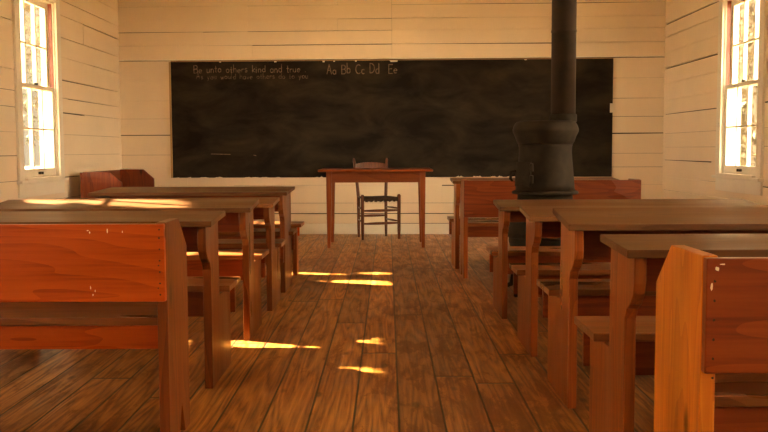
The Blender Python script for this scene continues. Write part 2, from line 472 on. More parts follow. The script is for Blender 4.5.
# ------------------------------------------------------------------ windows
def make_window(n, side, y0, y1):
    X = XL if side < 0 else XR
    d = -side                                   # into the room
    def bx(bm, t0, t1, a, b, za, zb):
        xa, xb = sorted((X + d * t0, X + d * t1)); box(bm, xa, xb, a, b, za, zb)
    root = bpy.data.objects.new('window_%d' % n, None); COL.objects.link(root)
    root['kind'] = 'structure'
    cw = 0.10
    bm = bmesh.new()
    bx(bm, 0.0, 0.024, y0 - cw, y0, WZ0 - 0.02, WZ1 + cw); bx(bm, 0.0, 0.024, y1, y1 + cw, WZ0 - 0.02, WZ1 + cw)
    bx(bm, 0.0, 0.024, y0, y1, WZ1, WZ1 + cw)
    mesh_obj('casing', bm, trim_m, root, bevel=0.004)
    bm = bmesh.new()
    bx(bm, -0.12, 0.0, y0, y0 + 0.014, WZ0, WZ1); bx(bm, -0.12, 0.0, y1 - 0.014, y1, WZ0, WZ1); bx(bm, -0.12, 0.0, y0 + 0.014, y1 - 0.014, WZ1 - 0.014, WZ1)
    mesh_obj('jamb', bm, trim_m, root)
    bm = bmesh.new()
    bx(bm, -0.12, 0.05, y0, y1, WZ0 - 0.025, WZ0); bx(bm, 0.0, 0.05, y0 - cw - 0.02, y1 + cw + 0.02, WZ0 - 0.045, WZ0 - 0.02)
    mesh_obj('sill', bm, trim_m, root, bevel=0.004)
    bm = bmesh.new(); bx(bm, 0.0, 0.018, y0 - cw, y1 + cw, WZ0 - 0.16, WZ0 - 0.045)
    mesh_obj('apron', bm, trim_m, root, bevel=0.003)
    zm = 1.49
    a, b = y0 + 0.014, y1 - 0.014
    bm = bmesh.new()
    bx(bm, -0.045, -0.012, a, a + 0.008, zm + 0.02, WZ1 - 0.014); bx(bm, -0.045, -0.012, b - 0.008, b, zm + 0.02, WZ1 - 0.014)
    mesh_obj('sash_channel', bm, brown_m, root)
    def sash(t, z0, z1, bot, top):
        st = 0.042
        bm = bmesh.new()
        bx(bm, t - 0.032, t, a, a + st, z0, z1); bx(bm, t - 0.032, t, b - st, b, z0, z1)
        bx(bm, t - 0.032, t, a + st, b - st, z0, z0 + bot); bx(bm, t - 0.032, t, a + st, b - st, z1 - top, z1)
        s = mesh_obj('sash', bm, trim_m, root, bevel=0.002)
        bm = bmesh.new()
        w = (b - a - 2 * st)
        for k in (1, 2):
            c = a + st + w * k / 3
            bx(bm, t - 0.032, t - 0.001, c - 0.010, c + 0.010, z0 + bot, z1 - top)
        c = (z0 + bot + z1 - top) / 2
        bx(bm, t - 0.0275, t - 0.0045, a + st, b - st, c - 0.008, c + 0.008)
        mesh_obj('muntin', bm, trim_m, s)
        bm = bmesh.new(); bx(bm, t - 0.018, t - 0.015, a + st - 0.005, b - st + 0.005, z0 + bot - 0.005, z1 - top + 0.005)
        mesh_obj('pane', bm, glass_m, s)
        return s
    s1 = sash(-0.055, zm - 0.02, WZ1 - 0.014, 0.035, 0.05)
    s2 = sash(-0.012, WZ0 + 0.001, zm + 0.018, 0.07, 0.035)
    yc = (y0 + y1) / 2
    bm = bmesh.new(); bx(bm, -0.012, 0.004, yc - 0.035, yc + 0.035, WZ0 + 0.03, WZ0 + 0.038)
    bx(bm, -0.012, 0.012, yc - 0.03, yc - 0.015, WZ0 + 0.022, WZ0 + 0.045); bx(bm, -0.012, 0.012, yc + 0.015, yc + 0.03, WZ0 + 0.022, WZ0 + 0.045)
    mesh_obj('sash_lift', bm, brass_m, s2)
    bm = bmesh.new(); bx(bm, -0.045, -0.015, yc - 0.03, yc + 0.03, zm + 0.018, zm + 0.03); bx(bm, -0.035, -0.02, yc - 0.01, yc + 0.05, zm + 0.03, zm + 0.04)
    mesh_obj('sash_lock', bm, brass_m, s2)
    return root
k = 1
for side in (-1, 1):
    for (a, b) in WIN:
        make_window(k, side, a, b); k += 1

# ------------------------------------------------------------------ blackboard
bb = thing('blackboard', (0, yf(0), 0), 'long wall-mounted blackboard with chalk writing along its top', 'blackboard')
BX0, BX1 = -2.415, 2.47
def bbar(name, x0, x1, z0, z1, t0, t1, mat, bevel=0.0):
    bm = bmesh.new(); P = []
    for z in (z0, z1):
        for x, t in ((x0, t1), (x1, t1), (x1, t0), (x0, t0)):
            P.append((x, SK * x - t, z))
    hexa(bm, P); return mesh_obj(name, bm, mat, bb, bevel=bevel)
BZ0, BZ1 = 0.637, 1.927
bbar('slate', BX0, BX1, BZ0, BZ1, 0.002, 0.018, board_m)
bbar('edge_strip', BX0 - 0.022, BX0, BZ0, BZ1, 0.0, 0.022, frame_m, 0.002)
bbar('edge_strip', BX0, BX1, BZ1, BZ1 + 0.008, 0.0, 0.022, frame_m, 0.001)
rnd = random.Random(4)
bm = bmesh.new()
x = BX0 + 0.03
while x < BX1 - 0.1:
    w = rnd.uniform(0.02, 0.12); h = rnd.uniform(0.004, 0.016)
    if rnd.random() < 0.6:
        n = 6
        top = [(x + w * i / n, BZ0 + (h * rnd.uniform(0.3, 1.0) if 0 < i < n else 0.001)) for i in range(n + 1)]
        f = [bm.verts.new((px, SK * px - 0.0195, pz)) for px, pz in [(x, BZ0 - 0.004), (x + w, BZ0 - 0.004)] + top[::-1]]
        bm.faces.new(f)
    x += w + rnd.uniform(0.0, 0.12)
for px, w, h in ((-1.26, 0.03, 0.012), (-0.72, 0.025, 0.016), (-0.60, 0.02, 0.012), (-0.36, 0.02, 0.012), (0.02, 0.09, 0.018), (-1.87, 0.02, 0.01), (1.5, 0.03, 0.01)):
    f = [bm.verts.new((a, SK * a - 0.0195, c)) for a, c in ((px, BZ1 + 0.002), (px + w * 0.2, BZ1 - h), (px + w, BZ1 - h * 0.9), (px + w * 1.05, BZ1 + 0.002))]
    bm.faces.new(f)
ch = mesh_obj('worn_paint_chip', bm, chip_m, bb); ch['kind'] = 'stuff'
sm = bbar('plaster_patch', BX1 - 0.03, BX1 + 0.012, 1.34, 1.44, 0.018, 0.022, chip_m)

# single-stroke chalk letters, each a list of strokes in a 1-high box
def arc(cx, cy, rx, ry, a0, a1, n=10):
    return [(cx + rx * math.cos(math.radians(a0 + (a1 - a0) * i / n)), cy + ry * math.sin(math.radians(a0 + (a1 - a0) * i / n))) for i in range(n + 1)]
G = {
 'A': (.62, [[(0, 0), (.3, 1), (.6, 0)], [(.12, .38), (.48, .38)]]),
 'B': (.55, [[(0, 0), (0, 1)], [(0, 1)] + arc(.22, .76, .26, .24, 90, -90) + [(0, .52)] + arc(.24, .26, .3, .26, 90, -90) + [(0, 0)]]),
 'C': (.6, [arc(.35, .5, .35, .5, 50, 310, 16)]),
 'D': (.6, [[(0, 0), (0, 1)], [(0, 1)] + arc(.1, .5, .48, .5, 90, -90, 14) + [(0, 0)]]),
 'E': (.5, [[(.48, 1), (0, 1), (0, 0), (.5, 0)], [(0, .52), (.4, .52)]]),
 'a': (.45, [arc(.2, .24, .2, .24, 0, 360, 14), [(.4, .48), (.4, 0)]]),
 'b': (.42, [[(0, 1), (0, 0)], arc(.2, .24, .2, .24, 180, -180, 14)]),
 'c': (.38, [arc(.2, .24, .2, .24, 50, 310, 12)]),
 'd': (.42, [[(.4, 1), (.4, 0)], arc(.2, .24, .2, .24, 0, 360, 14)]),
 'e': (.42, [[(0, .25), (.38, .27)] + arc(.2, .24, .2, .24, 20, 310, 14)]),
 'h': (.4, [[(0, 1), (0, 0)], [(0, .3)] + arc(.18, .3, .17, .18, 150, 0, 8) + [(.35, 0)]]),
 'i': (.14, [[(0, .48), (0, 0)], [(0, .68), (.01, .72)]]),
 'k': (.36, [[(0, 1), (0, 0)], [(.32, .5), (0, .22), (.34, 0)]]),
 'l': (.14, [[(0, 1), (0, 0)]]),
 'm': (.62, [[(0, .48), (0, 0)], [(0, .3)] + arc(.14, .32, .13, .16, 150, 0, 6) + [(.27, 0)], [(.27, .3)] + arc(.42, .32, .14, .16, 150, 0, 6) + [(.56, 0)]]),
 'n': (.4, [[(0, .48), (0, 0)], [(0, .3)] + arc(.18, .3, .17, .18, 150, 0, 8) + [(.35, 0)]]),
 'o': (.42, [arc(.2, .24, .2, .24, 90, 450, 14)]),
 'r': (.28, [[(0, .48), (0, 0)], [(0, .26)] + arc(.18, .28, .17, .2, 150, 50, 6)]),
 's': (.36, [arc(.17, .36, .14, .12, 40, 250, 8) + arc(.17, .12, .15, .12, 90, -140, 8)]),
 't': (.3, [[(.12, .85), (.12, .05), (.22, 0)], [(0, .5), (.26, .5)]]),
 'u': (.4, [[(0, .48), (0, .16)] + arc(.17, .17, .17, .17, 180, 360, 8) + [(.34, .48)], [(.34, .2), (.35, 0)]]),
 'v': (.36, [[(0, .48), (.16, 0), (.32, .48)]]),
 'w': (.5, [[(0, .48), (.12, 0), (.24, .4), (.36, 0), (.48, .48)]]),
 'y': (.4, [[(0, .48), (.17, .04)], [(.34, .48), (.08, -.32)]]),
 ' ': (.4, []),
 '.': (.15, [[(0, 0), (.03, .03)]]),
}
def write(text, x0, x1, z, hgt, mat, thick, seed):
    r = random.Random(seed)
    adv = sum(G[c][0] + 0.16 for c in text)
    sx = (x1 - x0) / adv
    bm = bmesh.new(); x = x0
    for c in text:
        w, strokes = G[c]
        dz = r.uniform(-0.06, 0.06) * hgt; hs = hgt * r.uniform(0.9, 1.08)
        for st in strokes:
            pts = [(x + px * sx, z + dz + pz * hs) for px, pz in st]
            for (ax, az), (bx_, bz) in zip(pts, pts[1:]):
                dx, dz2 = bx_ - ax, bz - az; L = math.hypot(dx, dz2) or 1e-6
                t = thick * r.uniform(0.6, 1.1) / 2
                nx, nz = -dz2 / L * t, dx / L * t; ex, ez = dx / L * t * .6, dz2 / L * t * .6
                q = [(ax + nx - ex, az + nz - ez), (ax - nx - ex, az - nz - ez), (bx_ - nx + ex, bz - nz + ez), (bx_ + nx + ex, bz + nz + ez)]
                bm.faces.new([bm.verts.new((qx, SK * qx - 0.0186, qz)) for qx, qz in q])
        x += (w + 0.16) * sx
    o = mesh_obj('chalk_writing', bm, mat, bb); o['kind'] = 'stuff'; return o
write('Be unto others kind and true .', -2.155, -0.885, 1.806, 0.080, chalk_m, 0.0085, 1)
write('As you would have others do to you', -2.13, -0.87, 1.735, 0.062, chalk2_m, 0.008, 2)
write('Aa Bb Cc Dd  Ee', -0.67, 0.12, 1.785, 0.105, chalk_m, 0.010, 3)
bm = bmesh.new()
for px, pz, w in ((-1.98, 0.90, .22), (-1.5, 0.885, .03)):
    bm.faces.new([bm.verts.new((a, SK * a - 0.0186, c)) for a, c in ((px, pz), (px + w, pz - 0.006), (px + w, pz + 0.001), (px, pz + 0.008))])
mesh_obj('chalk_mark', bm, chalk_m, bb)['kind'] = 'stuff'

# ------------------------------------------------------------------ desks with their attached seats
def desk(loc, W, zn, zf, label, side, seat_z=0.375, flip=1, deep=0.0, pz=None):
    """aisle end at local x=0, the other end at flip*W; local y=0 is the near foot edge"""
    t = thing('school_desk', loc, label, 'desk', 'school desks with attached seats on the %s side' % side)
    P = 0.032
    def X(a, b): return tuple(sorted((flip * a, flip * b)))
    zt = lambda y: zn + (zf - zn) * (y + 0.13) / 0.30
    a = -0.09
    poly = [(0.0, 0.0), (0.42, 0.0), (0.42, seat_z - 0.026), (0.175 + deep, seat_z - 0.026), (0.165 + deep, zt(0.165 + deep) - 0.023),
            (a, zt(a) - 0.023), (a, 0.585), (a + 0.008, 0.555), (a + 0.035, 0.525), (a + 0.07, 0.505), (0.0, 0.475)]
    for c in (0.0, W - P):
        bm = bmesh.new(); x0, x1 = X(c, c + P); prism_x(bm, poly, x0, x1)
        mesh_obj('end_panel', bm, pz or (shaded_z if flip < 0 else pine_z), t, bevel=0.003)
    x0, x1 = X(-0.03, W + 0.03)
    bm = bmesh.new()
    yb = 0.175 + deep; zb = zt(yb)
    hexa(bm, [(x0, -0.13, zn - 0.022), (x1, -0.13, zn - 0.022), (x1, yb, zb - 0.022), (x0, yb, zb - 0.022),
              (x0, -0.13, zn), (x1, -0.13, zn), (x1, yb, zb), (x0, yb, zb)])
    mesh_obj('desktop', bm, top_x, t, bevel=0.003)
    x0, x1 = X(P + 0.001, W - P - 0.001)
    boxo('backrest', x0, x1, 0.125, 0.147, 0.53, zt(0.125) - 0.026, dark_shaded_pine_x, t, bevel=0.002)
    x0, x1 = X(-0.03, W + 0.03)
    boxo('seat', x0, x1, 0.235, 0.525, seat_z - 0.025, seat_z, seat_x, t, bevel=0.003)
    x0, x1 = X(P + 0.001, W - P - 0.001)
    boxo('seat_rail', x0, x1, 0.26, 0.28, seat_z - 0.135, seat_z - 0.026, dark_shaded_pine_x, t, bevel=0.002)
    x0, x1 = X(-0.02, W + 0.02)
    boxo('seat_rail', x0, x1, 0.4205, 0.44, seat_z - 0.145, seat_z - 0.026, dark_shaded_pine_x, t, bevel=0.002)
    return t

def bench(loc, W, label, cat='bench', flip=1, rz=0.0, h=0.72, depth=0.32, bz=0.478, seat_z=0.42, group=None, mats=None, name='school_bench', notch=True):
    t = thing(name, loc, label, cat, group, rz)
    P = 0.032
    mb, mz, ms = mats or (pine_x, pine_z, seat_x)
    def X(a, b): return tuple(sorted((flip * a, flip * b)))
    poly = [(0, 0), (0.13, 0), (0.17, 0.10), (0.21, 0), (depth, 0)] if notch else [(0, 0), (depth, 0)]
    poly += [(depth, h - 0.10), (depth - 0.11, h), (0, h)]
    for c in (0.0, W - P):
        bm = bmesh.new(); x0, x1 = X(c, c + P); prism_x(bm, poly, x0, x1)
        mesh_obj('end_panel', bm, mz, t, bevel=0.003)
    x0, x1 = X(0, W)
    boxo('backrest', x0, x1, -0.026, -0.0005, bz, h - 0.003, mb, t, bevel=0.003)
    x0, x1 = X(P + 0.001, W - P - 0.001)
    boxo('seat', x0, x1, 0.02, depth + 0.03, seat_z - 0.025, seat_z, ms, t, bevel=0.003)
    boxo('seat_rail', x0, x1, 0.045, 0.067, seat_z - 0.105, seat_z - 0.026, mb, t, bevel=0.002)
    boxo('seat_rail', x0, x1, depth - 0.03, depth - 0.01, seat_z - 0.105, seat_z - 0.026, mb, t, bevel=0.002)
    for c in (P + 0.001, W - P - 0.036):
        x0, x1 = X(c, c + 0.035)
        boxo('cleat', x0, x1, 0.07, depth - 0.04, seat_z - 0.10, seat_z - 0.027, mz, t)
    return t

GB = 'plain benches with tall backboards'
bL = bench((-0.685, 2.76, 0), 1.5, 'bright orange pine bench with a tall backboard, nearest seat on the left of the aisle', flip=-1, depth=0.285, mats=(pine_x, shaded_z, seat_x))
desk((-0.695, 3.50, 0), 1.36, 0.675, 0.695, 'worn-topped pine desk directly in front of the nearest left bench', 'left', flip=-1)
desk((-0.685, 4.40, 0), 1.22, 0.667, 0.695, 'left pine desk with the long bright sun streak across its top', 'left', flip=-1, seat_z=0.40)
desk((-0.680, 5.22, 0), 1.22, 0.637, 0.660, 'low left pine desk just beyond the desk with the sun streak on its top', 'left', flip=-1)
desk((-0.680, 5.90, 0), 1.22, 0.672, 0.682, 'farthest left pine desk, with the deepest top, last before the corner bench', 'left', flip=-1, seat_z=0.385, deep=0.22)

def low_bench(loc, W, label):
    t = thing('low_bench', loc, label, 'bench')
    for c in (0.035, W - 0.07):
        boxo('leg', -c - 0.032, -c, 0.015, 0.125, 0, 0.364, pine_z, t, bevel=0.003)
    boxo('seat', -W, 0, 0.0, 0.275, 0.365, 0.39, seat_x, t, bevel=0.003)
    boxo('seat_rail', -W + 0.07, -0.07, 0.19, 0.21, 0.295, 0.3645, pine_x, t, bevel=0.002)
    boxo('seat_rail', -W + 0.03, -0.02, 0.075, 0.095, 0.295, 0.3645, pine_x, t, bevel=0.002)
    return t
low_bench((-0.65, 6.70, 0), 1.28, 'low backless pine bench with a sunlit seat, beyond the farthest left desk')

bR = bench((0.65, 1.85, 0), 1.5, 'light-sided pine bench with square backboard, nearest seat on the right of the aisle', flip=1, mats=(dark_shaded_pine_x, lit_z, seat_x))
desk((0.65, 2.45, 0), 1.36, 0.679, 0.692, 'pine desk with worn top directly in front of the nearest right bench', 'right', seat_z=0.385)
desk((0.65, 3.21, 0), 1.36, 0.682, 0.720, 'long right pine desk second in front of the nearest right bench', 'right', seat_z=0.40)
desk((0.645, 4.03, 0), 1.36, 0.648, 0.676, 'right pine desk with worn top, third in front of the nearest right bench', 'right', seat_z=0.365)
desk((0.63, 4.95, 0), 1.36, 0.631, 0.655, 'right pine desk standing just on the camera side of the iron stove', 'right', seat_z=0.35)
bench((0.55, 6.53, 0), 1.28, 'dark red pine bench with a tall backboard standing behind the iron stove', flip=1, mats=(dark_x, pine_z, seat_x), seat_z=0.405, bz=0.45)
desk((0.53, 7.06, 0), 1.24, 0.700, 0.715, 'farthest right pine desk, against the dark backboard beyond the stove', 'right', seat_z=0.38)

# small scars and nails on the two nearest benches
def flecks(parent, name, spots, y, mat, seed):
    r = random.Random(seed); bm = bmesh.new()
    for x, z, w, h in spots:
        n = 7
        ring = [(x + w / 2 * math.cos(2 * PI * i / n) * r.uniform(.6, 1.2), z + h / 2 * math.sin(2 * PI * i / n) * r.uniform(.6, 1.2)) for i in range(n)]
        a = [bm.verts.new((px, y, pz)) for px, pz in ring]; b = [bm.verts.new((px, y - 0.0012, pz)) for px, pz in ring]
        bm.faces.new(a[::-1]); bm.faces.new(b)
        for i in range(n): bm.faces.new((a[i], a[(i + 1) % n], b[(i + 1) % n], b[i]))
    o = mesh_obj(name, bm, mat, parent); o['kind'] = 'stuff'; return o
flecks(bL, 'paint_fleck', [(-.232, .698, .007, .003), (-.226, .692, .004, .007), (-.172, .697, .004, .012), (-.126, .694, .003, .008),
                           (-.228, .522, .003, .011), (-.221, .500, .004, .006), (-.214, .512, .003, .007)], -0.0262, chip_m, 5)
flecks(bL, 'nail_head', [(-.014, z, .006, .006) for z in (.50, .535, .57, .605, .64, .675, .70)] + [(-.02, .52, .005, .005), (-.018, .59, .005, .005)], -0.0262, gap_m, 6)
flecks(bR, 'paint_fleck', [(.020, .696, .011, .011), (.032, .705, .012, .003), (.010, .66, .006, .02)], -0.0262, chip_m, 7)
flecks(bR, 'nail_head', [(.016, z, .006, .006) for z in (.47, .51, .55, .59, .63, .67)], -0.0262, gap_m, 8)

# corner bench against the left wall, its seat facing the room
bench((-2.85, 8.40, 0), 1.20, 'dark red-brown bench with cut-off corners standing in the corner left of the blackboard',
      flip=-1, rz=-PI / 2, h=0.745, depth=0.36, bz=0.10, mats=(dark_x, dark_z, dark_x), notch=False)

# ------------------------------------------------------------------ teacher's table
TY = 8.60
tt = thing('teacher_table', (-0.115, TY + 0.3, 0), 'small brown wooden table with tapered legs in front of the blackboard', 'table')
def leg(x, y, sx, sy):
    bm = bmesh.new(); a, b = 0.052, 0.030
    top = [(x, y), (x + sx * a, y), (x + sx * a, y + sy * a), (x, y + sy * a)]
    bot = [(x + sx * 0.006, y + sy * 0.006), (x + sx * (0.006 + b), y + sy * 0.006), (x + sx * (0.006 + b), y + sy * (0.006 + b)), (x + sx * 0.006, y + sy * (0.006 + b))]
    mid = 0.60
    hexa(bm, [(p[0], p[1], 0) for p in bot] + [(p[0], p[1], mid) for p in top])
    hexa(bm, [(p[0], p[1], mid) for p in top] + [(p[0], p[1], 0.733) for p in top])
    bmesh.ops.remove_doubles(bm, verts=bm.verts, dist=1e-5)
    bmesh.ops.delete(bm, geom=[f for f in bm.faces if abs(f.calc_center_median().z - mid) < 1e-4], context='FACES_ONLY')
    mesh_obj('leg', bm, table_z, tt, bevel=0.003)
for sx in (1, -1):
    for sy in (1, -1):
        leg(-sx * 0.475, -sy * 0.29, sx, sy)
boxo('apron', -0.423, 0.423, -0.285, -0.263, 0.63, 0.733, table_x, tt, 0.002)
boxo('apron', -0.423, 0.423, 0.263, 0.285, 0.63, 0.733, table_x, tt, 0.002)
boxo('apron', -0.470, -0.448, -0.238, 0.238, 0.63, 0.733, table_x, tt, 0.002)
boxo('apron', 0.448, 0.470, -0.238, 0.238, 0.63, 0.733, table_x, tt, 0.002)
boxo('tabletop', -0.55, 0.545, -0.34, 0.34, 0.733, 0.756, table_x, tt, 0.004)

# ------------------------------------------------------------------ teacher's chair
tc_ = thing('ladderback_chair', (-0.122, 9.60, 0), 'small ladder-back chair with dark woven seat behind the brown table', 'chair', rz=0.30)
def rod(name, pts, r, mat=chair_w, parent=tc_):
    bm = bmesh.new(); tube(bm, pts, r, 12); return mesh_obj(name, bm, mat, parent, smooth=True)
FX, BX = 0.20, 0.155
rod('leg', [(-FX, -0.16, 0), (-FX, -0.16, 0.10), (-FX, -0.16, 0.44), (-FX, -0.16, 0.458), (-FX, -0.16, 0.475)], [0.013, 0.017, 0.019, 0.021, 0.012])
rod('leg', [(FX, -0.16, 0), (FX, -0.16, 0.10), (FX, -0.16, 0.44), (FX, -0.16, 0.458), (FX, -0.16, 0.475)], [0.013, 0.017, 0.019, 0.021, 0.012])
for s in (-1, 1):
    rod('back_post', [(s * BX, 0.16, 0), (s * BX, 0.16, 0.12), (s * BX, 0.165, 0.44), (s * (BX + .015), 0.19, 0.66), (s * (BX + 0.03), 0.225, 0.825), (s * (BX + 0.032), 0.23, 0.852)],
        [0.013, 0.016, 0.018, 0.017, 0.014, 0.008])
def bow(x0, x1, y, z, r=0.0115):
    n = 8
    return [(x0 + (x1 - x0) * i / n, y, z) for i in range(n + 1)], [r * (0.75 + 0.5 * math.sin(PI * i / n)) for i in range(n + 1)]
for z in (0.17, 0.305):
    p, r = bow(-FX, FX, -0.16, z); rod('rung', p, r)
    for s in (-1, 1):
        rod('rung', [(s * FX, -0.16, z + 0.02), (s * (FX + BX) / 2, 0, z + 0.02), (s * BX, 0.16, z + 0.02)], [0.007, 0.011, 0.007])
p, r = bow(-BX, BX, 0.16, 0.23); rod('rung', p, r)
for zc, hh in ((0.768, 0.075), (0.64, 0.06)):
    n = 14; bm = bmesh.new(); ring = []
    for i in range(n + 1):
        u = -1 + 2 * i / n
        f = (zc - 0.54) / 0.25
        xw = BX + 0.012 + 0.016 * f
        y = 0.175 + 0.042 * f + 0.018 * (1 - u * u)
        zt_ = zc + hh * (0.25 + 0.30 * (1 - abs(u) ** 2.2)); zb = zc - hh * 0.5
        ring.append([bm.verts.new(q) for q in ((u * xw, y - 0.005, zb), (u * xw, y + 0.005, zb), (u * xw, y + 0.005, zt_), (u * xw, y - 0.005, zt_))])
    for a, b in zip(ring, ring[1:]):
        for k in range(4): bm.faces.new((a[k], a[(k + 1) % 4], b[(k + 1) % 4], b[k]))
    bm.faces.new(ring[0]); bm.faces.new(ring[-1][::-1])
    mesh_obj('back_slat', bm, chair_w, tc_, smooth=False)
# woven seat wrapped over its rails
bm = bmesh.new()
n = 22
for i in range(n):
    v = i / (n - 1); y = -0.165 + 0.335 * v; hw = FX + (BX - FX) * v
    sag = 0.006 * math.sin(PI * v)
    tube(bm, [(-hw, y, 0.436), (-hw * .5, y, 0.434 - sag), (0, y, 0.432 - sag * 1.4), (hw * .5, y, 0.434 - sag), (hw, y, 0.436)], 0.0092, 8)
for i in range(26):                     # strands turned over the front rail, hanging unevenly
    x = -FX + 0.02 + (2 * FX - 0.04) * i / 25
    dz = 0.012 * abs(math.sin(i * 0.9)) + 0.006
    tube(bm, [(x, -0.165, 0.445), (x, -0.176, 0.436), (x, -0.172, 0.420 - dz), (x, -0.158, 0.418 - dz)], 0.0075, 6)
mesh_obj('woven_seat', bm, rush_m, tc_, smooth=True)

# ------------------------------------------------------------------ stove
SX, SY = 1.03, 5.90
st = thing('iron_stove', (SX, SY, 0), 'black cast-iron pot stove with flared top standing among the right desks', 'stove')
def s_obj(name, prof, mat=iron_m, cx=0, cy=0, seg=48, parent=st):
    bm = bmesh.new(); lathe(bm, prof, cx, cy, seg)
    return mesh_obj(name, bm, mat, parent, smooth=False, bevel=0.0)
def smooth_angle(o):
    for p_ in o.data.polygons: p_.use_smooth = True
    return o
smooth_angle(s_obj('body', [(0.17, 0.665), (0.193, 0.675), (0.188, 0.72), (0.181, 0.80), (0.174, 0.87), (0.171, 0.92), (0.172, 0.955), (0.176, 0.975)]))
smooth_angle(s_obj('collar', [(0.15, 0.972), (0.177, 0.975), (0.186, 0.99), (0.200, 1.03), (0.211, 1.052), (0.213, 1.068), (0.208, 1.088), (0.196, 1.110), (0.188, 1.118), (0.165, 1.124), (0.10, 1.127)]))
smooth_angle(s_obj('lower_rim', [(0.17, 0.648), (0.212, 0.650), (0.216, 0.658), (0.212, 0.667), (0.196, 0.674), (0.17, 0.676)]))
smooth_angle(s_obj('fire_pot', [(0.13, 0.20), (0.17, 0.22), (0.215, 0.27), (0.235, 0.34), (0.235, 0.42), (0.22, 0.50), (0.195, 0.56), (0.18, 0.60), (0.178, 0.647)]))
smooth_angle(s_obj('belly_ring', [(0.236, 0.366), (0.245, 0.370), (0.245, 0.392), (0.236, 0.396)]))
for a in (45, 135, 225, 315):
    r = math.radians(a); c, s = math.cos(r), math.sin(r)
    bm = bmesh.new()
    tube(bm, [(0.15 * c, 0.15 * s, 0.26), (0.22 * c, 0.22 * s, 0.23), (0.262 * c, 0.262 * s, 0.17), (0.25 * c, 0.25 * s, 0.09), (0.265 * c, 0.265 * s, 0.03), (0.30 * c, 0.30 * s, 0.014), (0.315 * c, 0.315 * s, 0.014)],
         [0.03, 0.034, 0.030, 0.020, 0.018, 0.014, 0.012], 10)
    mesh_obj('leg', bm, iron_m, st, smooth=True)
# hinged feed door seen edge-on at the left of the body
ang = math.radians(212); c, s = math.cos(ang), math.sin(ang)
bm = bmesh.new()
def curved(bm, r0, r1, a0, a1, z0, z1, n=8):
    prev = None
    for i in range(n + 1):
        a = math.radians(a0 + (a1 - a0) * i / n)
        q = [bm.verts.new((r * math.cos(a), r * math.sin(a), z)) for r, z in ((r0, z0), (r1, z0), (r1 - 0.008, z1), (r0 - 0.008, z1))]
        if prev:
            for k in range(4): bm.faces.new((prev[k], prev[(k + 1) % 4], q[(k + 1) % 4], q[k]))
        else: bm.faces.new(q)
        prev = q
    bm.faces.new(prev[::-1])
curved(bm, 0.183, 0.204, 186, 232, 0.70, 0.86)
dr = mesh_obj('feed_door', bm, iron_m, st, bevel=0.003)
bm = bmesh.new()
for zz in (0.725, 0.80):
    tube(bm, [(0.203 * math.cos(math.radians(236)), 0.203 * math.sin(math.radians(236)), zz), (0.208 * math.cos(math.radians(236)), 0.208 * math.sin(math.radians(236)), zz + 0.05)], 0.012, 10)
mesh_obj('hinge', bm, iron_m, dr)
bm = bmesh.new(); a = math.radians(190)
tube(bm, [(0.20 * math.cos(a), 0.20 * math.sin(a), 0.80), (0.232 * math.cos(a), 0.232 * math.sin(a), 0.795), (0.236 * math.cos(a), 0.236 * math.sin(a), 0.75), (0.222 * math.cos(a), 0.222 * math.sin(a), 0.735)], [0.010, 0.010, 0.010, 0.007], 10)
mesh_obj('door_latch', bm, iron_m, dr, smooth=True)
PX, PY = 0.125, 0.06
bm = bmesh.new(); lathe(bm, [(0.083, 1.118), (0.090, 1.122), (0.090, 1.165), (0.083, 1.172)], PX, PY)
mesh_obj('pipe_collar', bm, iron_m, st)
bm = bmesh.new()
lathe(bm, [(0.080, 1.12), (0.080, 1.70), (0.083, 1.702), (0.083, 1.715), (0.080, 1.717), (0.080, 2.30), (0.083, 2.302), (0.083, 2.315), (0.080, 2.317), (0.080, CEIL - 0.001)], PX, PY)
pp = mesh_obj('stove_pipe', bm, pipe_m, st)
for o in (pp,):
    for p_ in o.data.polygons: p_.use_smooth = True

# ------------------------------------------------------------------ outside: ground, eaves, trees
bm = bmesh.new(); box(bm, -60, 60, -30, 90, -0.75, -0.55); struct(mesh_obj('ground', bm, grass_m))
bm = bmesh.new(); box(bm, XL - 0.75, XL - 0.12, YN - 0.3, yf(0) + 0.5, 2.80, 2.84); struct(mesh_obj('trim_2', bm, clap_m))
bm = bmesh.new(); box(bm, XR + 0.12, XR + 0.75, YN - 0.3, yf(0) + 0.5, 2.80, 2.84); struct(mesh_obj('trim_3', bm, clap_m))
bm = bmesh.new()
for s in (-1, 1):
    hexa(bm, [(s * 3.80, YN - 0.3, 2.84), (0, YN - 0.3, 4.6), (0, 10.6, 4.6), (s * 3.80, 10.6, 2.84),
              (s * 3.80, YN - 0.3, 2.91), (0, YN - 0.3, 4.67), (0, 10.6, 4.67), (s * 3.80, 10.6, 2.91)])
struct(mesh_obj('roof', bm, shingle_m))

